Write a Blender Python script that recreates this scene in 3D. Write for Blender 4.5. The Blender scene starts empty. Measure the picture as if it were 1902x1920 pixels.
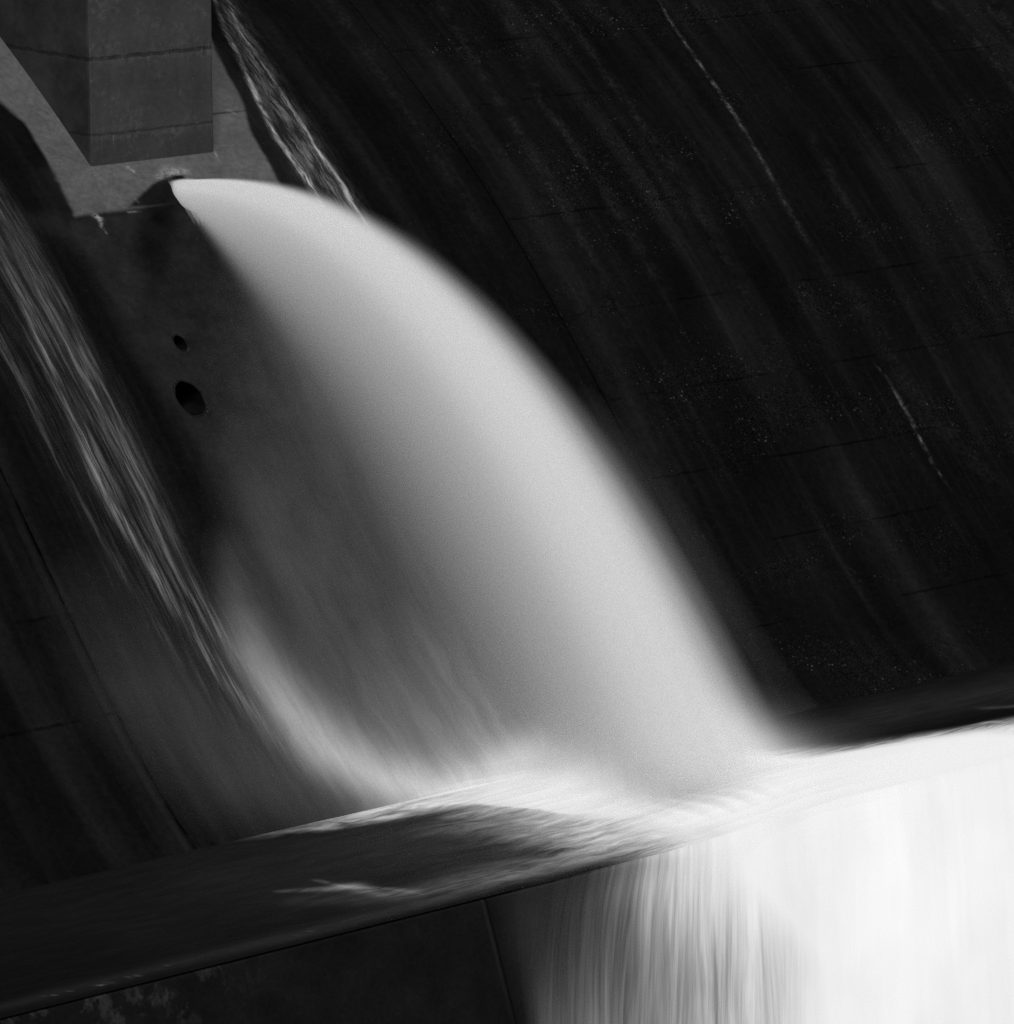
import bpy, math, numpy as np
from mathutils import Matrix
sc=bpy.context.scene; COL=sc.collection
rng=np.random.default_rng(7)
# ------------------------------------------------------------------ camera calibration (world: X along dam, -Y downstream, Z up, metres)
W,H=1902,1920; F=8900.; pt=math.atan(2017/F); ya=math.radians(39.9); D=85.6
FW=np.array([math.sin(ya)*math.cos(pt),math.cos(ya)*math.cos(pt),-math.sin(pt)])
RT=np.array([math.cos(ya),-math.sin(ya),0.]); UP=np.cross(RT,FW)
def ray(px,py):
    v=FW*F+RT*(px-W/2)+UP*(H/2-py); return v/np.linalg.norm(v)
_r=ray(170,312); CAM=-_r*(D/np.dot(_r,FW))
# ------------------------------------------------------------------ spillway profile: depth d below pier foot -> distance downstream
Dp=[-8,-5,-3,0,1.5,3,5,7,8.5,10,10.8,11.4]
Mp=[.25,.5,.62,.8,.95,1.03,1.12,1.1,.9,.62,.4,.1]
_ds=.005; _dd=np.arange(-8,11.2,_ds); _m=np.interp(_dd,Dp,Mp)
_s=np.cumsum(_ds/_m); _s-=np.interp(0,_dd,_s)
_v=np.cumsum(_ds*np.sqrt(1+1/_m**2)); _v-=np.interp(0,_dd,_v)      # arc length, 0 at the pier foot
V0,V1=_v[0],_v[-1]
def prof(v):
    v=np.asarray(v,float); s=np.interp(v,_v,_s); d=np.interp(v,_v,_dd); m=np.interp(v,_v,_m)
    n=np.sqrt(1+m*m)
    return s,-d,m/n,1/n          # s, z, normal(-y), normal(z)
def face_pt(x,v,off=0.):
    s,z,ny,nz=prof(v); return np.stack([np.broadcast_to(x,np.shape(s)).astype(float),-s-ny*off,z+nz*off],-1)
def fxv(px,py):                   # where a sight line meets the dam face -> (x, arc length)
    r=ray(px,py); t=np.linspace(60,130,14001); P=CAM+np.outer(t,r)
    i=np.argmax(-P[:,1]-np.interp(-P[:,2],_dd,_s)<0); return P[i,0],float(np.interp(-P[i,2],_dd,_v))
ZP=-9.6; YS=-14.8                 # basin level and sill edge
def pxy(px,py,z=ZP):
    r=ray(px,py); P=CAM+(z-CAM[2])/r[2]*r; return P[0],P[1]
r_=ray(965,1920); t_=(-3.07-CAM[0])/r_[0]; Pb=CAM+t_*r_; BAT=(YS-Pb[1])/(ZP-Pb[2])   # batter of the sill wall
# ------------------------------------------------------------------ mesh helpers
def link(name,me,parent=None,mat=None):
    o=bpy.data.objects.new(name,me); COL.objects.link(o)
    if parent: o.parent=parent
    if mat: me.materials.append(mat)
    return o
def tag(o,label=None,cat=None,group=None,kind=None):
    for k,v in (('label',label),('category',cat),('group',group),('kind',kind)):
        if v: o[k]=v
    return o
def mesh_from(name,verts,faces,smooth=True):
    me=bpy.data.meshes.new(name); me.from_pydata([tuple(p) for p in verts],[],[tuple(f) for f in faces])
    if smooth: me.polygons.foreach_set('use_smooth',[True]*len(me.polygons))
    me.update(); return me
def grid_mesh(name,P,keep=None,attrs={},uv=None,thick=0):
    """P: (nu,nv,3) points; keep: (nu,nv) bool"""
    nu,nv=P.shape[:2]; idx=np.arange(nu*nv).reshape(nu,nv)
    a,b,c,d=idx[:-1,:-1],idx[1:,:-1],idx[1:,1:],idx[:-1,1:]
    q=np.stack([a,b,c,d],-1).reshape(-1,4)
    if keep is not None: q=q[np.all(keep.reshape(-1)[q],axis=1)]
    used=np.unique(q); mp=-np.ones(nu*nv,int); mp[used]=np.arange(len(used)); q=mp[q]
    V=P.reshape(-1,3)[used]
    me=bpy.data.meshes.new(name); me.vertices.add(len(V)); me.vertices.foreach_set('co',V.astype(np.float32).ravel())
    me.loops.add(q.size); me.loops.foreach_set('vertex_index',q.astype(np.int32).ravel())
    me.polygons.add(len(q)); me.polygons.foreach_set('loop_start',(np.arange(len(q))*4).astype(np.int32))
    me.polygons.foreach_set('use_smooth',np.ones(len(q),bool))
    me.update(calc_edges=True)
    for k,A in attrs.items():
        at=me.attributes.new(k,'FLOAT','POINT'); at.data.foreach_set('value',np.asarray(A,np.float32).reshape(-1)[used])
    if uv is not None:
        at=me.attributes.new('uvw','FLOAT_VECTOR','POINT')
        U=np.zeros((len(used),3),np.float32); U[:,:2]=uv.reshape(-1,2)[used]; at.data.foreach_set('vector',U.ravel())
    me.validate(); return me
def smooth(e0,e1,x):
    t=np.clip((x-e0)/(e1-e0),0,1); return t*t*(3-2*t)
def vnoise(x,y,seed=0,octs=3):    # value noise on arrays
    out=0.;amp=1.;tot=0.
    for o in range(octs):
        r=np.random.default_rng(seed+o*17).random((64,64)); xi=np.floor(x).astype(int); yi=np.floor(y).astype(int)
        fx=x-xi; fy=y-yi; fx=fx*fx*(3-2*fx); fy=fy*fy*(3-2*fy)
        g=lambda i,j:r[(xi+i)%64,(yi+j)%64]
        out=out+amp*((g(0,0)*(1-fx)+g(1,0)*fx)*(1-fy)+(g(0,1)*(1-fx)+g(1,1)*fx)*fy); tot+=amp
        x=x*2.03+5.1; y=y*2.03+1.7; amp*=.5
    return out/tot
def stroke(X,Y,pts,width,val,soft=1.0,taper=None):
    """distance-based soft band along a polyline; pts [(x,y)], width/val per point or scalar"""
    n=len(pts); w=np.broadcast_to(width,(n,)) if np.ndim(width)==0 else np.array(width); s=np.broadcast_to(val,(n,)) if np.ndim(val)==0 else np.array(val)
    out=np.zeros(X.shape)
    for i in range(n-1):
        (x0,y0),(x1,y1)=pts[i],pts[i+1]; dx,dy=x1-x0,y1-y0; L=dx*dx+dy*dy+1e-9
        t=np.clip(((X-x0)*dx+(Y-y0)*dy)/L,0,1); d=np.hypot(X-x0-t*dx,Y-y0-t*dy)
        ww=w[i]+(w[i+1]-w[i])*t; vv=s[i]+(s[i+1]-s[i])*t
        out=np.maximum(out,vv*np.exp(-(d/ww)**2))
    return out
def in_poly(X,Y,poly):
    inside=np.zeros(X.shape,bool); n=len(poly)
    for i in range(n):
        x0,y0=poly[i]; x1,y1=poly[(i+1)%n]
        if y0==y1: continue
        c=((Y>y0)!=(Y>y1))&(X<(x1-x0)*(Y-y0)/(y1-y0)+x0); inside^=c
    return inside
def poly_soft(X,Y,poly,w):
    """signed soft mask of a polygon, w = edge width"""
    dmin=np.full(X.shape,1e9); n=len(poly)
    for i in range(n):
        x0,y0=poly[i]; x1,y1=poly[(i+1)%n]; dx,dy=x1-x0,y1-y0; L=dx*dx+dy*dy+1e-9
        t=np.clip(((X-x0)*dx+(Y-y0)*dy)/L,0,1); dmin=np.minimum(dmin,np.hypot(X-x0-t*dx,Y-y0-t*dy))
    sd=np.where(in_poly(X,Y,poly),dmin,-dmin); return smooth(-w,w,sd)
# ------------------------------------------------------------------ node helper
class NT:
    def __init__(s,name):
        s.m=bpy.data.materials.new(name); s.m.use_nodes=True; s.t=s.m.node_tree; s.t.nodes.clear()
        s.out=s.t.nodes.new('ShaderNodeOutputMaterial')
    def n(s,ty,**kw):
        nd=s.t.nodes.new(ty)
        for k,v in kw.items(): setattr(nd,k,v)
        return nd
    def put(s,sock,v):
        if v is None: return
        if hasattr(v,'is_output') : s.t.links.new(v,sock)
        else: sock.default_value=v
    def math(s,op,a,b=None,c=None,clamp=False):
        nd=s.n('ShaderNodeMath',operation=op,use_clamp=clamp)
        for i,v in enumerate((a,b,c)): s.put(nd.inputs[i],v) if v is not None else None
        return nd.outputs[0]
    def add(s,a,b): return s.math('ADD',a,b)
    def mul(s,a,b): return s.math('MULTIPLY',a,b)
    def sub(s,a,b): return s.math('SUBTRACT',a,b)
    def ss(s,v,e0,e1,o0=0.,o1=1.):
        nd=s.n('ShaderNodeMapRange',interpolation_type='SMOOTHSTEP')
        for i,x in enumerate((v,e0,e1,o0,o1)): s.put(nd.inputs[i],x)
        return nd.outputs[0]
    def lin(s,v,e0,e1,o0=0.,o1=1.):
        nd=s.n('ShaderNodeMapRange')
        for i,x in enumerate((v,e0,e1,o0,o1)): s.put(nd.inputs[i],x)
        return nd.outputs[0]
    def attr(s,name,vec=False):
        nd=s.n('ShaderNodeAttribute',attribute_name=name); return nd.outputs['Vector' if vec else 'Fac']
    def vec(s,x,y,z=0.):
        nd=s.n('ShaderNodeCombineXYZ'); [s.put(nd.inputs[i],v) for i,v in enumerate((x,y,z))]; return nd.outputs[0]
    def sep(s,v):
        nd=s.n('ShaderNodeSeparateXYZ'); s.put(nd.inputs[0],v); return nd.outputs
    def noise(s,v,scale=1.,detail=4.,rough=.55,dist=0.,out=0):
        nd=s.n('ShaderNodeTexNoise'); s.put(nd.inputs['Vector'],v); nd.inputs['Scale'].default_value=scale
        nd.inputs['Detail'].default_value=detail; nd.inputs['Roughness'].default_value=rough; nd.inputs['Distortion'].default_value=dist
        return nd.outputs[out]
    def voro(s,v,scale):
        nd=s.n('ShaderNodeTexVoronoi'); s.put(nd.inputs['Vector'],v); nd.inputs['Scale'].default_value=scale; return nd.outputs
    def mixf(s,f,a,b): return s.add(s.mul(a,s.sub(1.,f)),s.mul(b,f))
    def grey(s,v): return s.vec(v,v,v)
    def bump(s,h,strength,dist):
        nd=s.n('ShaderNodeBump'); nd.inputs['Strength'].default_value=strength; nd.inputs['Distance'].default_value=dist; s.put(nd.inputs['Height'],h); return nd.outputs[0]
    def foamy(s,col,alpha=None,k=.9,trans=.12):
        # aerated water scatters light inside, so its shading follows the surface only loosely
        g=s.n('ShaderNodeNewGeometry').outputs['Normal']; a=s.n('ShaderNodeVectorMath',operation='SCALE'); s.put(a.inputs[0],g); a.inputs['Scale'].default_value=1-k
        b=s.n('ShaderNodeVectorMath',operation='ADD'); s.put(b.inputs[0],a.outputs[0]); b.inputs[1].default_value=(-.18*k,-.45*k,.87*k)
        c=s.n('ShaderNodeVectorMath',operation='NORMALIZE'); s.put(c.inputs[0],b.outputs[0])
        d=s.n('ShaderNodeBsdfDiffuse'); s.put(d.inputs['Color'],s.grey(col)); s.put(d.inputs['Normal'],c.outputs[0]); sh=d.outputs[0]
        if alpha is not None:
            t=s.n('ShaderNodeBsdfTransparent'); x=s.n('ShaderNodeMixShader'); s.put(x.inputs[0],alpha); s.t.links.new(t.outputs[0],x.inputs[1]); s.t.links.new(sh,x.inputs[2]); sh=x.outputs[0]
        return sh
    def pbr(s,col,rough=.9,spec=.1,normal=None,alpha=None):
        nd=s.n('ShaderNodeBsdfPrincipled'); s.put(nd.inputs['Base Color'],s.grey(col)); s.put(nd.inputs['Roughness'],rough)
        s.put(nd.inputs['Specular IOR Level'],spec)
        if normal is not None: s.put(nd.inputs['Normal'],normal)
        if alpha is not None: s.put(nd.inputs['Alpha'],alpha)
        s.t.links.new(nd.outputs[0],s.out.inputs['Surface']); return nd
# ------------------------------------------------------------------ dam face material
joint_px=[(330,378),(300,545),(337,660),(1300,15+115),(1400,340),(1300,557),(1280,745),(1450,860),(1400,1010),(60,965),(100,1155),(30,1375)]
JV=sorted(set(round(fxv(*q)[1],2) for q in [(1300,38),(1300,150),(1300,365),(1300,557),(1280,727),(1400,865),(1300,1040),(1300,1200)]))
def conc_face():
    m=NT('wet spillway concrete'); uv=m.attr('uvw',True); u,v,_=m.sep(uv); dry=m.attr('dry'); damp=m.attr('damp')
    P=m.n('ShaderNodeNewGeometry').outputs['Position']
    big=m.noise(m.vec(m.mul(u,.35),m.mul(v,.30)),1.,4,.6)
    st=m.noise(m.vec(m.mul(u,.95),m.mul(v,.055)),1.,3,.55)
    st2=m.noise(m.vec(m.mul(u,6.),m.mul(v,.16),3.),1.,3,.6)
    fine=m.noise(P,9.,5,.65); micro=m.noise(P,38.,3,.6)
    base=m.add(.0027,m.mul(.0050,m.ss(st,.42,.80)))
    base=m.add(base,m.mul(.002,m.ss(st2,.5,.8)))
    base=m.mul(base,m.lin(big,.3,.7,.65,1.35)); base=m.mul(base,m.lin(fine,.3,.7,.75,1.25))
    # rough, pitted zones with bright specks of bare aggregate
    zone=m.ss(m.noise(m.vec(m.mul(u,.22),m.mul(v,.6),8.),1.,5,.6),.47,.60)
    zone=m.mul(zone,m.ss(u,4.,11.))
    pit=m.ss(micro,.36,.56); base=m.mul(base,m.mixf(zone,1.,m.lin(pit,0.,1.,.25,1.6)))
    vo=m.voro(P,15.); cl=m.ss(m.noise(P,1.3,5,.75),.48,.66); cr=m.sep(vo[1])[0]
    speck=m.mul(m.mul(m.ss(vo[0],.42,.15),m.math('POWER',m.ss(cr,.45,1.0),2.5)),m.add(.15,cl)); speck=m.mul(speck,m.add(.08,m.mul(.9,zone)))
    speck=m.mul(speck,m.ss(u,3.,9.))
    base=m.add(base,m.mul(.045,speck))
    # construction joints
    wob=m.mul(.16,m.sub(m.noise(m.vec(m.mul(u,2.0),m.mul(v,.5)),1.,6,.75),.5))
    jm=None
    for k,jv in enumerate(JV):
        side=m.math('ABSOLUTE',m.sub(m.add(v,wob),jv)); g=m.ss(side,.035,.008)
        g=m.mul(g,m.ss(m.noise(m.vec(m.mul(u,.5),k*7.3),1.,4,.7),.42,.60)); jm=g if jm is None else m.math('MAXIMUM',jm,g)
    jm=m.mul(jm,m.ss(u,8.2,8.4,0.,.6))
    J2=[fxv(330,378)[1],fxv(250,660)[1],fxv(430,210)[1]]
    for k,jv in enumerate(J2):
        g=m.ss(m.math('ABSOLUTE',m.sub(m.add(v,m.mul(wob,.5)),jv)),.035,.008); g=m.mul(g,m.ss(u,8.0,7.8)); g=m.mul(g,m.ss(u,-2.6,-2.2))
        g=m.mul(g,[.95,.3,.7][k])
        if k==2: g=m.mul(g,m.mul(m.ss(u,2.6,2.8),m.ss(u,4.4,3.6))); jm=m.math('MAXIMUM',jm,g)
    for k,jv in enumerate([fxv(60,965)[1],fxv(100,1155)[1],fxv(30,1375)[1]]):
        g=m.ss(m.math('ABSOLUTE',m.sub(m.add(v,wob),jv)),.05,.01); g=m.mul(g,m.ss(u,-4.8,-5.1)); g=m.mul(g,m.ss(m.noise(m.vec(m.mul(u,1.2),k*5.),1.,3),.4,.6,0.,.6)); jm=m.math('MAXIMUM',jm,g)
    wob2=m.mul(.05,m.sub(m.noise(m.vec(2.,m.mul(v,1.4)),1.,4,.7),.5))
    for x0,w in ((8.2,.03),(-5.0,.04)):
        g=m.mul(m.ss(m.math('ABSOLUTE',m.sub(m.add(u,wob2),x0)),w,w*.3),.6 if x0>0 else m.ss(m.noise(m.vec(1.,v),1.2,4,.7),.35,.6,.3,1.)); jm=m.math('MAXIMUM',jm,g)
    lip=m.mul(m.ss(m.math('ABSOLUTE',m.sub(m.add(u,wob2),-5.14)),.09,.03),m.ss(v,6.,7.5))
    base=m.add(base,m.mul(.0025,lip))
    base=m.mul(base,m.mixf(jm,1.,.15))
    # dry concrete around the pier foot
    dc=m.add(.052,m.mul(.036,m.sub(m.noise(P,2.2,5,.6),.5))); dc=m.mul(dc,m.lin(fine,.3,.7,.78,1.2)); dc=m.mul(dc,m.lin(micro,.3,.7,.86,1.12))
    hole=m.voro(P,7.5); dc=m.mul(dc,m.sub(1.,m.mul(.7,m.mul(m.ss(hole[0],.10,.05),m.ss(m.sep(hole[1])[1],.82,.9)))))
    dc=m.mul(dc,m.mixf(jm,1.,.18))
    dmpc=m.mul(.0125,m.lin(m.noise(P,1.6,5,.65),.3,.7,.6,1.35)); dmpc=m.mul(dmpc,m.lin(fine,.3,.7,.85,1.15)); dmpc=m.mul(dmpc,m.mixf(jm,1.,.3))
    c=m.mixf(damp,base,dmpc); c=m.mixf(dry,c,m.mul(dc,m.lin(m.noise(P,.9,6,.75),.35,.65,.78,1.15)))
    c=m.add(c,m.mul(.15,m.mul(m.attr('lime'),m.mul(m.lin(m.noise(P,11.,5,.8),.40,.60,.05,1.25),m.mixf(m.ss(u,5.,7.),1.,m.ss(m.noise(P,2.2,3,.7),.38,.58,.15,1.2))))))
    c=m.mul(c,m.sub(1.,m.mul(.8,m.attr('stain'))))
    hgt=m.add(m.mul(fine,.5),m.add(m.mul(micro,.35),m.mul(jm,-1.5)))
    hgt=m.sub(hgt,m.mul(zone,m.mul(pit,-.6)))
    m.pbr(c,m.mixf(dry,.62,.95),m.mul(dry,.2),m.bump(hgt,.5,.03)); return m.m
def conc_pier():
    m=NT('pier concrete'); P=m.n('ShaderNodeNewGeometry').outputs['Position']; x,y,z=m.sep(P)
    along=m.add(x,y)
    n1=m.noise(P,1.1,5,.6); n2=m.noise(P,8.,5,.65); n3=m.noise(P,45.,2,.6)
    c=m.mul(.037,m.lin(n1,.3,.7,.78,1.22)); c=m.mul(c,m.lin(n2,.3,.7,.86,1.14)); c=m.mul(c,m.lin(n3,.3,.7,.95,1.05))
    form=m.noise(m.vec(m.mul(x,3.),m.mul(y,3.),m.mul(z,.5)),1.,4,.6); c=m.mul(c,m.lin(form,.3,.7,.93,1.07))
    h=None
    for k,(z0,st,wd) in enumerate(((PJ[0],.75,.05),(PJ[1],.5,.035),(PJ[0]+1.55,.8,.03),(PJ[0]+3.1,.8,.03))):
        wob=m.mul(.16,m.sub(m.noise(m.vec(m.mul(along,1.7),k*3.,m.mul(z,1.5)),1.,8,.8),.5))
        zz=m.sub(m.add(z,wob),z0)
        g=m.mul(m.ss(m.math('ABSOLUTE',zz),wd,wd*.35),m.ss(m.noise(m.vec(m.mul(along,3.3),k*9.+4.),1.,5,.8),.34,.56)); g=m.mul(g,st)
        # lime runs below the joint
        col=m.ss(m.noise(m.vec(m.mul(along,11.),k*5.+2.),1.,2,.6),.56,.72); ln=m.add(.06,m.mul(.5,m.noise(m.vec(m.mul(along,5.),k*2.+9.),1.,2)))
        run=m.mul(col,m.mul(m.ss(zz,-.02,-.05),m.ss(m.add(zz,m.mul(ln,.75)),-.0,.1))); c=m.add(c,m.mul(.05,run))
        band=m.mul(m.ss(zz,-.01,-.05),m.ss(zz,-.16,-.05)); c=m.add(c,m.mul(.012,m.mul(band,m.ss(n2,.4,.6))))
        c=m.mul(c,m.mixf(g,1.,.30)); h=g if h is None else m.math('MAXIMUM',h,g)
    low=m.ss(m.add(z,m.mul(.1,m.sub(n1,.5))),PJ[1]+.05,PJ[1]-.15); c=m.mul(c,m.mixf(low,1.,.82))
    blot=m.ss(m.noise(m.vec(along,m.mul(z,1.3),4.),1.7,6,.7),.50,.68); c=m.add(c,m.mul(.02,m.mul(blot,m.ss(n2,.4,.6))))
    vo=m.voro(P,4.2); c=m.mul(c,m.sub(1.,m.mul(.5,m.mul(m.ss(vo[0],.11,.06),m.ss(m.sep(vo[1])[0],.88,.93)))))
    # darker, mottled flank on the side facing the chute
    N=m.n('ShaderNodeNewGeometry').outputs['Normal']
    flank=m.ss(m.ss(x,.03,.015),.2,.8)
    al=m.mul(.027,m.lin(m.noise(m.vec(m.mul(y,.9),m.mul(z,.9),7.),1.5,6,.7),.3,.72,.45,1.5)); al=m.mul(al,m.mixf(h,1.,.35))
    c=m.mixf(flank,c,al)
    hh=m.add(m.mul(n2,.5),m.sub(m.mul(n3,.25),m.mul(h,1.2)))
    m.pbr(c,.92,.15,m.bump(hh,.45,.02)); return m.m
def plain(name,col,rough=.9,spec=.1,scale=4.):
    m=NT(name); P=m.n('ShaderNodeNewGeometry').outputs['Position']; n=m.noise(P,scale,5,.65)
    m.pbr(m.mul(col,m.lin(n,.3,.7,.6,1.4)),rough,spec,m.bump(n,.4,.03)); return m.m
def wall_mat():
    m=NT('sill wall concrete'); P=m.n('ShaderNodeNewGeometry').outputs['Position']; x,y,z=m.sep(P)
    n=m.noise(P,1.2,6,.65); f=m.noise(P,14.,4,.65); c=m.mul(.0030,m.lin(n,.3,.7,.5,1.5)); c=m.mul(c,m.lin(f,.3,.7,.7,1.3))
    wob=m.mul(.02,m.sub(m.noise(m.vec(0.,m.mul(z,2.)),1.,4),.5))
    j=m.ss(m.math('ABSOLUTE',m.sub(m.add(x,wob),-3.03)),.028,.01); l=m.ss(m.math('ABSOLUTE',m.sub(m.add(x,wob),-3.10)),.05,.015)
    c=m.add(c,m.mul(.004,m.mul(l,m.ss(z,-12.,-10.)))); c=m.mul(c,m.mixf(j,1.,.2))
    d=m.mul(m.ss(m.noise(m.vec(m.mul(x,1.4),m.mul(z,1.2),2.),1.2,5,.7),.50,.62),m.mul(m.ss(x,-7.,-9.5),m.ss(z,ZP-1.1,ZP-.2)))
    c=m.add(c,m.mul(.014,m.mul(d,m.lin(f,.3,.7,.5,1.2))))
    c=m.add(c,m.mul(.007,m.ss(x,-3.05,-2.4)))
    m.pbr(c,.85,.06,m.bump(m.add(n,m.mul(f,.4)),.6,.04)); return m.m
def film_mat(name,su,sv,lo,hi,e0,e1,wave=0.,gain=1.,det=4.,alb=.8,wsc=.8,solid=False):
    """thin running white water: opacity is the depth attribute broken up by streaks along the flow"""
    m=NT(name); u,v,_=m.sep(m.attr('uvw',True)); a=m.attr('depth')
    if wave:
        w=m.mul(wave,m.sub(m.noise(m.vec(m.mul(u,1.6),m.mul(v,wsc)),1.,3,.6),.5)); u2=m.add(u,w)
    else: u2=u
    s=m.noise(m.vec(m.mul(u2,su),m.mul(v,sv)),1.,det,.65)
    s2=m.noise(m.vec(m.mul(u2,su*2.7),m.mul(v,sv*1.6),5.),1.,2,.6)
    k=m.add(lo,m.mul(hi,m.ss(m.add(m.mul(s,.7),m.mul(s2,.3)),e0,e1)))
    if solid: k=m.mixf(m.ss(a,.45,.95),k,1.)
    al=m.math('MULTIPLY',m.mul(a,k),gain,clamp=True); al=m.math('MINIMUM',al,.97)
    m.t.links.new(m.foamy(m.lin(m.noise(m.vec(m.mul(u,26.),m.mul(v,20.)),1.,2,.7),.3,.7,alb*.88,alb),al,.85),m.out.inputs['Surface']); return m.m
def pool_mat():
    m=NT('churning basin water'); u,v,_=m.sep(m.attr('uvw',True)); f=m.attr('foam')
    # swirling streaks, drawn out along the basin
    w=m.mul(.9,m.sub(m.noise(m.vec(m.mul(u,.5),m.mul(v,.8)),1.,3,.6),.5))
    s=m.noise(m.vec(m.mul(m.add(u,w),.8),m.mul(m.add(v,m.mul(w,.9)),5.)),1.,6,.68,.4)
    k=m.mixf(m.ss(f,.01,.06),m.lin(s,.33,.67,.7,1.3),m.lin(s,.33,.67,.25,1.75)); ff=m.math('MULTIPLY',f,m.mixf(m.ss(f,.35,.95),k,1.),clamp=True)
    dark=m.add(.0030,m.mul(.0010,m.ss(s,.40,.72)))
    c=m.mixf(ff,dark,.60)
    nb=m.noise(m.vec(m.mul(u,1.2),m.mul(v,4.)),1.,4,.6)
    p=m.pbr(c,.6,.01,m.bump(nb,.03,.05)); fo=m.foamy(m.lin(m.noise(m.vec(m.mul(u,20.),m.mul(v,26.)),1.,2,.7),.3,.7,.515,.56)); x=m.n('ShaderNodeMixShader'); m.put(x.inputs[0],ff)
    m.put(p.inputs['Base Color'],m.grey(dark)); m.t.links.new(p.outputs[0],x.inputs[1]); m.t.links.new(fo,x.inputs[2]); m.t.links.new(x.outputs[0],m.out.inputs['Surface']); return m.m
# ================================================================== THE DAM
def P_of(px,py,plane,val):
    r=ray(px,py); i='xyz'.index(plane); return CAM+(val-CAM[i])/r[i]*r
PJ=[P_of(250,104,'y',0)[2],P_of(250,246,'y',0)[2]]
xs=np.concatenate([np.arange(-17,-3.,.08),np.arange(-3.,4.5,.035),np.arange(4.5,26,.05),np.arange(26,34,.2)])
vs=np.concatenate([np.arange(V0,-5,.15),np.arange(-5,5.5,.04),np.arange(5.5,V1,.06)])
X,V=np.meshgrid(xs,vs,indexing='ij')
jit=.09*(vnoise(X*3.1,V*3.1,3,4)-.5)
dry_px=[(-60,-30),(0,70),(0,205),(70,282),(118,325),(150,372),(172,405),(250,392),(330,380),(345,340),(530,345),(522,340),(485,270),(448,200),(402,108),(402,0),(330,-200),(0,-200)]
dry_px=[(-330,-420),(-100,60),(0,195),(65,275),(112,345),(138,405),(250,391),(330,379),(545,379),(520,338),(488,275),(448,200),(425,140),(395,85),(300,-80),(180,-420)]
dp=[fxv(*q) for q in dry_px]
jit2=vnoise(X*1.3+9,V*.7,15,5)-.5
dry=poly_soft(X+jit2*.45+jit*.6,V+jit*.5,dp,.06)
# the thin wet curve just left of the outlet
wet_px=[(240,388),(285,345),(318,328),(345,328),(352,380)]
dry=dry*(1-poly_soft(X+jit*.5,V,[fxv(*q) for q in wet_px],.03)*.94)
damp_px=[(60,410),(330,380),(470,420),(620,700),(660,1100),(520,1100),(400,880),(250,640),(180,480)]
damp=poly_soft(X+jit*2,V+jit*2,[fxv(*q) for q in damp_px],.35)*.62
edge_px=[(-60,120),(60,300),(190,500),(60,330),(-80,200)]
damp=np.maximum(damp,.8*poly_soft(X+jit*2,V+jit*2,[fxv(*q) for q in [(120,412),(330,381),(250,440),(255,560),(300,640),(215,570)]],.12))
sdamp=stroke(X,V,[fxv(*q) for q in [(100,330),(150,385),(260,560)]],[.25,.3,.3],[.5,.4,.1])+stroke(X,V,[fxv(*q) for q in [(410,90),(470,200),(560,350)]],[.22,.24,.3],[.32,.34,.28])
damp=np.maximum(damp,sdamp)
stain=stroke(X,V,[fxv(*q) for q in [(300,400),(285,470),(290,545)]],[.38,.36,.2],[.85,.9,.3])+.45*stroke(X,V,[fxv(*q) for q in [(310,375),(320,350)]],.15,.8)
stain=np.clip(stain*(.6+.8*vnoise(X*2,V*1.2,11)),0,1)
def S(pts,w,val): return stroke(X+jit*.35,V+jit*.3,[fxv(*q) for q in pts],w,val)
lime=np.maximum.reduce([S([(296,332),(315,322),(350,320)],[.07,.10,.07],[.35,.75,.5]),S([(178,404),(188,410)],.05,1.0),S([(186,408),(191,425),(200,438)],[.04,.02,.01],[1.,.8,.5]),
    S([(240,313),(252,322)],.025,.7),S([(404,284),(409,300)],.015,.7),S([(425,205),(445,215)],.015,.5),S([(240,398),(262,396)],.02,.45),S([(255,372),(258,378)],.02,.5)])
# pale runs on the right-hand face
for pts,w,val in (([(1225,-20),(1260,45),(1330,145),(1430,300),(1500,430),(1560,520)],[.02,.028,.034,.04,.08,.12],[.06,.65,.85,.30,.10,.04]),
    ([(1640,680),(1668,715),(1710,790),(1750,870),(1788,925)],[.015,.03,.034,.03,.015],[.06,.5,.75,.6,.06]),
    ([(940,0),(1010,180),(1130,350),(1250,560)],[.12,.14,.16,.2],[.06,.075,.07,.03]),
    ([(1040,0),(1150,160),(1290,360),(1400,560)],[.1,.14,.16,.2],[.07,.07,.06,.03]),
    ([(620,0),(760,210),(900,420)],[.14,.16,.2],[.045,.04,.03]),
    ([(820,0),(950,210),(1080,430),(1190,640)],[.1,.14,.16,.2],[.06,.06,.05,.02]),
    ([(1520,250),(1580,370),(1640,480)],[.12,.16,.2],[.03,.06,.03]),
    ([(1750,0),(1880,130),(1960,240)],[.1,.14,.16],[.06,.08,.07]),
    ([(1600,540),(1700,720),(1860,900)],[.2,.25,.25],[.04,.04,.04]),
    ([(1850,0),(1902,60)],[.25,.25],[.08,.08])):
    lime=np.maximum(lime,.55*S(pts,w,val))
holes=[]
for (px,py,r) in ((338,643,.115),(357,747,.265),(352,366,.27)):
    x0,v0=fxv(px,py); holes.append((x0,-float(prof(v0)[0]),float(prof(v0)[1]),r))
SX,SZ=X,prof(V)[1]
keep=np.ones(X.shape,bool)
for (x0,y0,z0,r) in holes: keep&=((X-x0)**2+(SZ-z0)**2)>(r*1.02)**2
Pf=face_pt(X,V)
dam=bpy.data.objects.new('spillway_dam',None); COL.objects.link(dam)
tag(dam,'dark wet concrete spillway slope curving down behind the water jet','dam')
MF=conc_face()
me=grid_mesh('face',Pf,keep,dict(dry=dry,damp=damp,stain=stain,lime=lime),np.stack([X,V],-1)); face=link('spillway_face',me,dam,MF)
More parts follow.
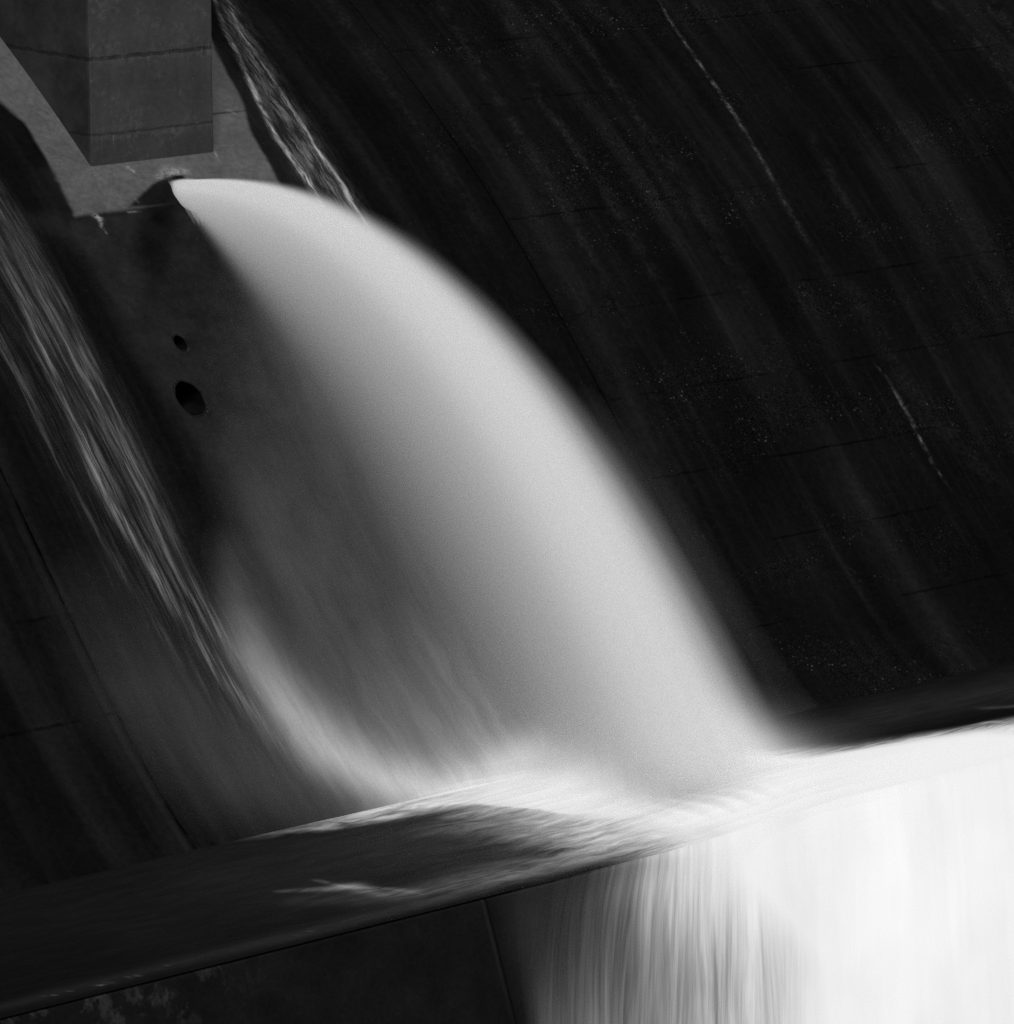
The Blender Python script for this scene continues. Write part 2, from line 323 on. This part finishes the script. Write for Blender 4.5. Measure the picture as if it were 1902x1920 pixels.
# crest top and body behind the face
top=face_pt(0.,V0)
MD=plain('old concrete',.06)
def box(name,x0,x1,y0,y1,z0,z1,mat,parent=None,bev=0):
    v=[(x,y,z) for x in(x0,x1) for y in(y0,y1) for z in(z0,z1)]
    f=[(0,1,3,2),(4,6,7,5),(0,4,5,1),(2,3,7,6),(0,2,6,4),(1,5,7,3)]
    me=mesh_from(name,v,f,False); o=link(name,me,parent,mat)
    if bev:
        md=o.modifiers.new('b','BEVEL'); md.width=bev; md.segments=2
    return o
box('crest_block',-17,33.8,top[1],top[1]+9,top[2]-14,top[2]-.003,MD,dam)
# recessed drain holes
x_hi,z_hi=None,None
def y_of(z): return -np.interp(-np.asarray(z),_dd,_s)
MH=plain('shade-black pipe bore',.003,.8,.0)  # near-black colour stands in for the shade inside the holes
def drain(name,x0,z0,r,parent,mat_collar,depth=1.2,collar=1.38,lab=None):
    n=64; th=np.linspace(0,2*np.pi,n,endpoint=False); wob=1+.02*np.sin(5*th+x0)+.015*np.sin(9*th)
    def ring(rr,off):
        x=x0+rr*wob*np.cos(th); z=z0+rr*wob*np.sin(th); y=y_of(z); m=np.interp(-z,_dd,_m); q=np.sqrt(1+m*m)
        return np.stack([x,y-off*m/q,z+off/q],-1)
    R=[ring(r*collar,-.01),ring(r*collar*.985,.006),ring(r*1.06,.006),ring(r,-.01)]
    V_=np.concatenate(R); f=[]
    for k in range(3):
        for i in range(n): j=(i+1)%n; f.append((k*n+i,k*n+j,(k+1)*n+j,(k+1)*n+i))
    me=mesh_from(name+'_collar',V_,f)
    N=len(V_)
    for nm,va in (('dry',0.),('damp',.45),('stain',.2),('lime',0.)):
        a=me.attributes.new(nm,'FLOAT','POINT'); a.data.foreach_set('value',np.full(N,va,np.float32))
    a=me.attributes.new('uvw','FLOAT_VECTOR','POINT'); U=np.zeros((N,3),np.float32); U[:,0]=V_[:,0]; U[:,1]=np.interp(-V_[:,2],_dd,_v); a.data.foreach_set('vector',U.ravel())
    root=bpy.data.objects.new(name,None) if parent is None else None
    o=link(name,me,parent,mat_collar)
    a0=ring(r,-.008); a1=a0.copy(); a1[:,1]=a0[:,1]*.0+(y_of(z0)+depth); V2=np.concatenate([a0,a1,[[x0,y_of(z0)+depth,z0]]])
    f2=[(i,(i+1)%n,n+(i+1)%n,n+i) for i in range(n)]+[(n+i,n+(i+1)%n,2*n) for i in range(n)]
    link('bore',mesh_from('bore',V2,f2),o,MH); return o
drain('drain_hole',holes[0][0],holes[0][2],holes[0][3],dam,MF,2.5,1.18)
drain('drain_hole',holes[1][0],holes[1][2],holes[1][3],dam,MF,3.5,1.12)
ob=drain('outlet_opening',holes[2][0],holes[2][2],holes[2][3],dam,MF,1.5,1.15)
# ================================================================== PIER
pier=box('bridge_pier',0,P_of(402,285,'y',0)[0],0,16,-.6,14,conc_pier(),None,.05)
tag(pier,'square grey concrete pier standing on the slope above the jet','pier')
# ================================================================== SILL + BASIN
def extr(name,prof_,x0,x1,mat,nx=60,parent=None):
    xs_=np.linspace(x0,x1,nx); p=np.array(prof_); Pp=np.zeros((nx,len(p),3)); Pp[:,:,0]=xs_[:,None]; Pp[:,:,1]=p[:,0]; Pp[:,:,2]=p[:,1]
    return link(name,grid_mesh(name,Pp),parent,mat)
def wy(z): return YS-(ZP-z)*BAT
zs=np.linspace(ZP-.06,-17,60)
sill=extr('sill_wall',[(-9.0,ZP-.35),(YS+.35,ZP-.35),(YS+.3,ZP-.03),(YS+.03,ZP-.03)]+[(wy(z),z) for z in zs],-17,34,wall_mat(),120)
for p in sill.data.polygons: p.use_smooth=False
tag(sill,'dark battered concrete wall below the basin, crossed by a slanting joint','wall')
bed=link('ground',mesh_from('ground',[(-80,-90,-16.2),(90,-90,-16.2),(90,-10,-16.2),(-80,-10,-16.2)],[(0,1,2,3)]),None,plain('river bed rock',.03)); tag(bed,kind='structure')
# ---- pool surface
xs=np.arange(-17,34,.07); ys=np.linspace(-9.2,YS,90); X,Y=np.meshgrid(xs,ys,indexing='ij')
jit=(vnoise(X*.9,Y*1.6,21,4)-.5)
def SP(pts,w,val,j=.5): return stroke(X+jit*j,Y+jit*j*.5,[pxy(*q) for q in pts],w,val)
foam=1-np.prod([1-q for q in [
    SP([(470,1568),(650,1548),(800,1520),(900,1505),(1000,1510)],[.06,.12,.22,.3,.4],[.02,.08,.18,.25,.3],.25),
    SP([(640,1530),(760,1512),(860,1500),(1000,1492),(1200,1480)],[.10,.2,.3,.5,.8],[.05,.22,.33,.4,.5],.25),
    SP([(520,1672),(600,1668),(660,1664),(720,1678),(780,1670)],[.06,.12,.20,.16,.12],[.03,.07,.15,.08,.05],.0),
    SP([(590,1650),(650,1664),(700,1668)],[.05,.08,.06],[.03,.09,.05],0.),
    SP([(690,1664),(740,1668),(790,1676)],[.05,.09,.06],[.03,.08,.03],0.),
    SP([(560,1690),(760,1680),(900,1650),(1050,1620),(1150,1590)],[.3,.4,.5,.55,.5],[.01,.03,.08,.14,.26],.5),
    SP([(820,1560),(930,1540),(1020,1560),(1120,1560)],[.4,.6,.7,.9],[.03,.12,.2,.45],.5),
    SP([(-50,1700),(300,1700),(650,1610),(900,1560)],[2.5,2.5,2.,2.],[.002,.004,.012,.03],.1),
    SP([(-50,1905),(300,1818),(600,1745),(900,1672)],[.22,.24,.26,.28],[.008,.012,.018,.03],.1),
    SP([(1780,1392),(1850,1378),(1930,1392)],[.10,.14,.2],[.15,.35,.35],.3),
    SP([(1500,1390),(1700,1330),(1950,1280)],[.8,.8,.8],[.015,.012,.012],.3),
    SP([(1840,1330),(1930,1325)],[.1,.14],[.02,.06],.3)]],axis=0)
spk=vnoise(X*7,Y*9,77,2); foam=np.clip(foam+.12*smooth(.70,.85,spk)*np.exp(-((Y+14.45+.04*np.sin(X*3))/.05)**2)*smooth(-12,-10,X)*smooth(-5,-7,X),0,1)
# solid white where the jet lands: right of a line across the basin
ax=pxy(1010,1560)[0]
solid=smooth(-1.6,2.6,X+jit*1.2)**1.4
solid=np.maximum(solid,smooth(-2.6,1.0,X)*.8*np.exp(-((Y+9.8)/.40)**2))
edge=[(-20,-8.9),(4.3,-8.9),(5.3,-10.4),(6.3,-11.9),pxy(1640,1412),pxy(1800,1398),pxy(1902,1392),pxy(2100,1362),pxy(2600,1285)]
ey=np.interp(X,[e[0] for e in edge],[e[1] for e in edge]); 
lim=smooth(1.2,-.7,(Y-ey)+jit*.2)**1.6
yp=[pxy(430,1577),pxy(650,1549),pxy(760,1527),pxy(850,1506),pxy(950,1512),pxy(1080,1530)]
yl=np.interp(X,[e[0] for e in yp],[e[1] for e in yp]); vl=np.interp(X,[pxy(430,1577)[0],pxy(560,1560)[0],yp[1][0],yp[3][0],yp[5][0]],[0.,.08,.26,.50,.85])
band=smooth(-.16,.20,(Y-yl)+.45*(vnoise(X*2.2,Y*5,91)-.5))*vl; band=band*np.where(X>1,lim,1); foam=1-(1-foam)*(1-band)
foam=np.clip(np.maximum(foam,solid*lim),0,1)
sillfade=smooth(YS,YS+.55,Y); foam=foam*(1-(1-sillfade)*.85*smooth(1.2,-.2,X))
Zm=ZP+.32*smooth(.5,5,X)*smooth(-11.8,-13.9,Y)*(1-.5*smooth(YS+1.2,YS,Y))+.02*(vnoise(X*1.3,Y*2.6,5)-.5)*smooth(YS,YS+.6,Y)
Zm=np.where(True,Zm,Zm)
MPo=pool_mat()
pool=link('water',grid_mesh('water',np.stack([X,Y,Zm],-1),None,dict(foam=foam),np.stack([X,Y],-1)),None,MPo); tag(pool,kind='structure')
# ---- the fall over the sill
q=np.linspace(0,1,110); xs2=np.arange(-3.2,34,.05); X2,Q=np.meshgrid(xs2,q,indexing='ij')
h=Q**2*6.4
z_lip=ZP+.32*smooth(.5,5,X2)*.5
uu=.25+2.6*smooth(-.5,5,X2)
out=np.sqrt((BAT*h+.04*smooth(0,.1,h))**2+(uu*np.sqrt(2*h/9.81))**2)
Pc=np.stack([X2,YS-out,z_lip-h],-1)
U2=X2+.8*out+.35*(1-np.exp(-1.5*h))*smooth(2,-1,X2)
edgeL=smooth(-2.95,-2.35,X2+.22*np.minimum(h,2.)*0+.14*h-.25)
dep=edgeL*(.035+.10*smooth(-2.2,.6,U2-.2)+.22*smooth(-.4,2.2,U2-.3)+.72*smooth(.8,4.6,U2-.4))
dep=dep+edgeL*.10*smooth(.8,4.2,h)*smooth(2.5,1.,U2)
dep=dep+.5*edgeL*smooth(2.2,.0,h)*smooth(-1.0,1.2,X2)
dep=dep*(1-.4*(1-smooth(0,.5,h))*smooth(1.2,0.,X2))
jj=vnoise(X2*2.5,h*.5,31,3)-.5
dep=dep*(1-.8*(1-smooth(0,2.6,h))*smooth(.6,-2.2,X2))
dep=np.clip(dep,0,1)
dep=np.maximum(dep,smooth(3.5,4.9,h+.25*jj)*.95*smooth(-2.6,.2,X2))
# waterfall material
m=NT('falling white water'); u,v,_=m.sep(m.attr('uvw',True)); a=m.attr('depth')
u=m.add(u,m.mul(.9,m.sub(m.noise(m.vec(m.mul(u,.9),m.mul(v,.12),3.),1.,2,.5),.5))); s=m.noise(m.vec(m.mul(u,3.2),m.mul(v,.20)),1.,4,.66); s2=m.noise(m.vec(m.mul(u,12.),m.mul(v,.35),4.),1.,3,.65)
st=m.add(m.mul(s,.6),m.mul(s2,.4)); mod=m.mul(a,m.mul(m.lin(st,.32,.68,-.75,.85),m.ss(a,1.05,.3)))
al=m.math('ADD',a,mod,clamp=True)
big=m.noise(m.vec(m.mul(u,.45),m.mul(v,.35),9.),1.,3,.5)
m.t.links.new(m.foamy(m.add(m.lin(s,.3,.7,.55,.57),m.lin(big,.3,.7,-.05,.03)),m.math('MINIMUM',al,1.)),m.out.inputs['Surface']); MW=m.m
fall=link('waterfall',grid_mesh('waterfall',Pc,dep>.0008,dict(depth=dep),np.stack([U2,h],-1)),None,MW)
tag(fall,'white curtain of water pouring over the sill edge at bottom right','waterfall')
# ================================================================== RUNNING WATER ON THE FACE
def film(name,x0,x1,v0,v1,fn,mat,off,label,cat='water stream',kind=None,res=.045):
    xs_=np.arange(x0,x1,res); vs_=np.arange(v0,v1,res*1.4); Xf,Vf=np.meshgrid(xs_,vs_,indexing='ij')
    d=np.clip(fn(Xf,Vf)-.0012,0,1); Pp=face_pt(Xf,Vf,off)
    o=link(name,grid_mesh(name,Pp,d>.0008,dict(depth=d),np.stack([Xf,Vf],-1)),None,mat); return tag(o,label,cat,kind=kind)
def fs(Xf,Vf,pts,w,val): return stroke(Xf,Vf,[fxv(*q) for q in pts],w,val)
def left_fn(Xf,Vf):
    return .18*left_fn0(Xf,Vf)*(.5+.5*smooth(-1,4,Vf))
def left_fn0(Xf,Vf):
    j=.25*(vnoise(Xf*1.2,Vf*.6,41)-.5); Xj=Xf+j
    a=fs(Xj,Vf,[(-120,250),(-20,440),(70,640),(150,800),(220,960),(310,1110),(420,1270),(500,1370),(600,1450)],[.14,.14,.16,.14,.15,.16,.2,.3,.4],[.5,.55,.75,.8,.8,.75,.6,.4,.1])
    b=fs(Xj,Vf,[(-60,290),(20,430),(110,620),(190,760),(250,900),(330,1060),(430,1220),(530,1350)],[.28,.30,.34,.34,.30,.26,.25,.3],[.40,.45,.5,.55,.55,.5,.4,.1])
    c=fs(Xj,Vf,[(-140,420),(-40,560),(50,740),(130,900),(210,1040),(300,1180),(420,1330),(520,1420)],[.14,.14,.12,.12,.14,.16,.2,.3],[.3,.3,.32,.25,.2,.15,.1,.02])
    g=fs(Xj,Vf,[(-100,340),(60,680),(200,930),(330,1150),(480,1350),(600,1470)],[.8,.75,.7,.7,.7,.8],[.06,.09,.11,.13,.13,.04])
    return np.maximum(np.maximum(a,b),np.maximum(c,g))
film('left_stream',-12,2,-8,V1-.05,left_fn,film_mat('streaming water',10.,.55,.12,1.3,.42,.72,.09,1.,7.),.02,'streaky run of white water down the slope left of the drain holes').name='water_stream'
def right_fn(Xf,Vf):
    j=.12*(vnoise(Xf*1.2,Vf*.9,51)-.5); Xj=Xf+j
    a=fs(Xj,Vf,[(380,-60),(420,50),(470,160),(520,260),(570,330),(610,400)],[.04,.05,.055,.06,.07,.075],[.2,.35,.7,.85,1.,1.])
    b=fs(Xj,Vf,[(400,-60),(450,60),(530,180),(590,280),(640,350),(690,430),(740,510)],[.05,.05,.06,.07,.07,.07,.06],[.2,.35,.55,.65,.85,.8,.3])
    g=fs(Xj,Vf,[(390,-60),(500,160),(600,330),(680,430)],[.15,.28,.35,.3],[.10,.22,.24,.16])
    return np.maximum(np.maximum(a,b),g)
film('right_stream',-3,8,-8,6,right_fn,film_mat('braided water',8.,1.1,.05,.42,.42,.64,.20,1.0,4.,.8,2.2),.02,'braided thin run of water down the slope right of the pier',res=.03).name='water_stream'
def wash_fn(Xf,Vf):
    j=.5*(vnoise(Xf*.8,Vf*.5,61)-.5); Xj=Xf+j*.5; Vj=Vf
    a=fs(Xj,Vj,[(420,980),(445,1130),(485,1235),(545,1335),(620,1410),(710,1465),(820,1490),(960,1500),(1150,1490)],[.3,.40,.46,.54,.56,.56,.6,.7,.8],[.003,.045,.17,.32,.42,.48,.56,.72,.85])
    a2=fs(Xj,Vj,[(430,1050),(500,1220),(620,1370),(800,1450),(1000,1470)],[.4,.7,.9,1.,1.1],[.01,.05,.10,.16,.25])
    b=fs(Xf,Vf,[(470,500),(500,750),(570,950),(700,1150),(850,1300),(1050,1400)],[.7,.95,1.2,1.5,1.7,1.8],[.003,.020,.038,.058,.14,.28])  # mist behind the jet, painted on the face as faint white film
    e=stroke(Xf,Vf,[(-.8,V1-.2),(1.,V1-.2),(4.4,V1-.2),(5.4,V1-.1)],[.8,1.8,2.4,1.2],[.3,.7,.85,.3])
    c=fs(Xj,Vj,[(200,1150),(300,1300),(450,1440),(640,1520)],[1.,1.1,1.1,1.],[.012,.034,.046,.045])
    d=fs(Xf,Vf,[(1090,720),(1160,850),(1250,990),(1340,1130),(1430,1270),(1520,1400)],[.25,.42,.5,.5,.45,.4],[.002,.020,.024,.020,.012,.003])  # haze band right of the jet, painted into the film on the face
    o=1-(1-a)*(1-a2)*(1-b)*(1-c)*(1-d)*(1-e)
    g=fs(Xf,Vf,[(470,520),(590,740),(710,930),(860,1130),(1000,1300)],[.45,.7,.9,1.0,1.2],[.015,.05,.065,.08,.12]); g2=fs(Xf,Vf,[(450,820),(510,1030),(610,1210),(750,1350),(900,1420)],[.5,.6,.7,.8,.9],[.008,.030,.040,.045,.06]); o=1-(1-o)*(1-g)*(1-g2)  # more of the grey mist veil, painted on the face below the jet
    for (x0,y0,z0,r) in holes[:2]: o=o*smooth(r*1.1,r*1.5,np.hypot(Xf-x0,prof(Vf)[1]-z0))
    return o
film('spray_wash',-9.5,11,-1.5,V1-.05,wash_fn,film_mat('spray wash and haze',2.2,.30,.74,.28,.34,.70,.5,.9,5.,.72,solid=True),.05,'soft white spray running down the slope foot, with haze painted on the face around the jet','spray',kind='stuff').name='spray'
# ================================================================== THE JET (a volume of spray)
ox,oy,oz=holes[2][0],holes[2][1],holes[2][2]
KX=.085; Sg0,Sg1=.155,.057
def zh(s): return .255*s-.0658*s*s
def zl(s): return -.30-.58*s-.045*s*s
def zt(s): return zh(s)+.04+.21*np.exp(-s/1.5)
def dl(s): return .06+.035*s
m=NT('jet spray'); al=m.math('MINIMUM',m.attr('depth'),.995)
P=m.n('ShaderNodeNewGeometry').outputs['Position']
col=(.93,.93,.93,1)
gr=m.noise(P,26.,3,.75); d1=m.n('ShaderNodeBsdfDiffuse'); m.put(d1.inputs['Color'],m.grey(m.lin(gr,.3,.7,.86,1.))); m.put(d1.inputs['Normal'],m.attr('body',True))
d2=m.n('ShaderNodeBsdfTranslucent'); d2.inputs['Color'].default_value=col
mx=m.n('ShaderNodeMixShader'); mx.inputs[0].default_value=.2; m.t.links.new(d1.outputs[0],mx.inputs[1]); m.t.links.new(d2.outputs[0],mx.inputs[2])
tr=m.n('ShaderNodeBsdfTransparent'); mx2=m.n('ShaderNodeMixShader'); m.put(mx2.inputs[0],al); m.t.links.new(tr.outputs[0],mx2.inputs[1]); m.t.links.new(mx.outputs[0],mx2.inputs[2])
m.t.links.new(mx2.outputs[0],m.out.inputs['Surface']); MJ=m.m
# nested layers of spray through the thickness of the jet, joined in one mesh
zb=ZP-oz-.1; TAU=11.; XI=np.array([-1.5,-1.,-.5,0.,.5,1.,1.5])
sv=np.concatenate([np.linspace(-.8,1.,37)[:-1],np.linspace(1,15.2,190)]); nw=150
Vs=[];Fs=[];Ds=[];Ns=[];base_=0
for xi in XI:
    Sg,Wg=np.meshgrid(sv,np.linspace(0,1,nw),indexing='ij'); sp=np.maximum(Sg,0)
    dlt=.035+.040*sp; hi=zt(sp)+dlt; lo=np.maximum(zt(sp)-2.6*(zt(sp)-zl(sp)),zb); lo=np.minimum(lo,hi-.001)
    Zg=hi+(lo-hi)*Wg
    T=smooth(0,1,(zt(sp)+dlt-Zg)/(2*dlt))
    wv=np.maximum((zt(sp)-Zg)/(zt(sp)-zl(sp)),0); pw=1.2+2.0*np.exp(-sp/1.4)
    Dw=np.exp(-3.8*wv**pw)+.010*np.exp(-.8*wv)*smooth(2.6,2.0,wv)
    sgm=Sg0+Sg1*sp; Xg=KX*sp+sgm*xi
    fb=smooth(ZP-oz+.25,ZP-oz+1.3,Zg)
    tau=TAU*(1+2*np.exp(-sp/1.))*Dw*T*np.exp(-xi*xi)*fb/3.5*(.5/.64)*smooth(-.30,-.10,Sg)
    clr=(Zg+oz)-np.interp(Sg-oy,_s,-_dd); tau=tau*np.where(sp>.5,smooth(0,1,clr/(.10+.13*np.clip(sp,0,7))),1)
    A=1-np.exp(-tau)
    q=np.arange(Sg.size).reshape(Sg.shape); a_,b_,c_,d_=q[:-1,:-1],q[1:,:-1],q[1:,1:],q[:-1,1:]
    qq=np.stack([a_,b_,c_,d_],-1).reshape(-1,4); kp=A.reshape(-1)[qq].max(1)>.0006; Vs.append(np.stack([Xg,-Sg,Zg],-1).reshape(-1,3)); Fs.append(qq[kp]+base_); Ds.append(A.ravel()); base_+=Sg.size
V_=np.concatenate(Vs); Fc=np.concatenate(Fs); Dd=np.concatenate(Ds); used=np.unique(Fc); mp=-np.ones(len(V_),int); mp[used]=np.arange(len(used)); Fc=mp[Fc]; V_=V_[used]
me=bpy.data.meshes.new('water_jet'); me.vertices.add(len(V_)); me.vertices.foreach_set('co',V_.astype(np.float32).ravel()); me.loops.add(Fc.size); me.loops.foreach_set('vertex_index',Fc.astype(np.int32).ravel())
me.polygons.add(len(Fc)); me.polygons.foreach_set('loop_start',(np.arange(len(Fc))*4).astype(np.int32)); me.polygons.foreach_set('use_smooth',np.ones(len(Fc),bool)); me.update(calc_edges=True)
at=me.attributes.new('depth','FLOAT','POINT'); at.data.foreach_set('value',Dd[used].astype(np.float32))
nv=np.array([-.30,-.46,.84]); nv/=np.linalg.norm(nv); at=me.attributes.new('body','FLOAT_VECTOR','POINT'); at.data.foreach_set('vector',np.tile(nv,(len(used),1)).astype(np.float32).ravel())
jet=link('water_jet',me,None,MJ); jet.location=(ox,oy,oz)
tag(jet,'thick white water jet arching out of the opening below the pier','water jet')
# ================================================================== SPLASH MIST over the landing
Vs=[];Fs=[];Ds=[];b0=0
for k,yy in enumerate(np.arange(-9.5,-15.5,-.33)):
    XX,ZZ=np.meshgrid(np.arange(-4,7.6,.08),np.linspace(-1.4 if yy<YS-.1 else -.02,2.3,60),indexing='ij')
    YY=yy-.35*np.maximum(-ZZ,0)+.25*(vnoise(XX*.6,ZZ*.8,100+k,2)-.5)
    Ax=(smooth(-2.6,2.8,XX) if yy>-10.6 else smooth(-1.0,2.4,XX))*smooth(6.6,4.6,XX)*(smooth(YS-1.,YS+.5,yy) if yy<YS+.5 else 1)*smooth(-9.2,-10.2,yy)
    core=smooth(.5,2.2,XX)*smooth(6.0,4.2,XX)*smooth(-13.6,-12.2,yy); Ax=Ax*(1-.75*smooth(-12.4,-13.6,yy)*smooth(0,2.5,XX)); hg=.26+.32*smooth(0,4,XX)+.22*core; f=(.32+.26*core)*Ax*np.exp(-(ZZ/hg)**2)*(.9+.2*vnoise(XX*.8,ZZ*1.2+k,130+k,2))*np.where(ZZ<0,smooth(0,2.5,XX),1)
    A=1-np.exp(-f); P3=np.stack([XX,YY,ZZ+ZP+.02],-1); q=np.arange(XX.size).reshape(XX.shape)
    qq=np.stack([q[:-1,:-1],q[1:,:-1],q[1:,1:],q[:-1,1:]],-1).reshape(-1,4); kp=A.reshape(-1)[qq].max(1)>.0008
    Vs.append(P3.reshape(-1,3)); Fs.append(qq[kp]+b0); Ds.append(A.ravel()); b0+=XX.size
V_=np.concatenate(Vs); Fc=np.concatenate(Fs); Dd=np.concatenate(Ds); used=np.unique(Fc); mp=-np.ones(len(V_),int); mp[used]=np.arange(len(used)); Fc=mp[Fc]
me=bpy.data.meshes.new('splash_mist'); me.vertices.add(len(used)); me.vertices.foreach_set('co',V_[used].astype(np.float32).ravel()); me.loops.add(Fc.size); me.loops.foreach_set('vertex_index',Fc.astype(np.int32).ravel())
me.polygons.add(len(Fc)); me.polygons.foreach_set('loop_start',(np.arange(len(Fc))*4).astype(np.int32)); me.polygons.foreach_set('use_smooth',np.ones(len(Fc),bool)); me.update(calc_edges=True)
at=me.attributes.new('depth','FLOAT','POINT'); at.data.foreach_set('value',Dd[used].astype(np.float32))
m=NT('splash mist'); m.t.links.new(m.foamy(.86,m.attr('depth'),1.),m.out.inputs['Surface'])
ms=link('splash_mist',me,None,m.m); tag(ms,'soft white mist where the jet lands on the basin','mist',kind='stuff')
# ================================================================== LIGHT, WORLD, CAMERA
SE,SR=math.radians(60),math.radians(212)
w=bpy.data.worlds.new("World"); sc.world=w; w.use_nodes=True; nt=w.node_tree; bg=nt.nodes['Background']
sky=nt.nodes.new('ShaderNodeTexSky'); sky.sky_type='NISHITA'; sky.sun_disc=False; sky.sun_elevation=SE; sky.sun_rotation=SR
bw=nt.nodes.new('ShaderNodeRGBToBW'); nt.links.new(sky.outputs[0],bw.inputs[0]); nt.links.new(bw.outputs[0],bg.inputs[0]); bg.inputs[1].default_value=.10
L=bpy.data.lights.new('sun','SUN'); L.energy=4.0; L.angle=math.radians(30); lo=bpy.data.objects.new('sun',L); COL.objects.link(lo)
dirn=np.array([math.sin(SR)*math.cos(SE),math.cos(SR)*math.cos(SE),math.sin(SE)])
from mathutils import Vector
lo.rotation_euler=Vector(dirn).to_track_quat('Z','Y').to_euler()
cam=bpy.data.cameras.new('camera'); co_=bpy.data.objects.new('camera',cam); COL.objects.link(co_)
M=Matrix.Identity(4)
for i in range(3): M[i][0],M[i][1],M[i][2],M[i][3]=RT[i],UP[i],-FW[i],CAM[i]
co_.matrix_world=M; cam.sensor_fit='HORIZONTAL'; cam.sensor_width=36
# H is the longer side: the horizontal sensor fit keeps the calibrated focal length
cam.lens=36*F/W; cam.clip_end=2000; cam.clip_start=1
sc.camera=co_
sc.view_settings.view_transform='Standard'; sc.view_settings.look='None'; sc.view_settings.exposure=0.0; sc.view_settings.gamma=1
cy=sc.cycles; sc.render.engine='CYCLES'
cy.use_denoising=False; cy.max_bounces=12; cy.transparent_max_bounces=56; cy.diffuse_bounces=3
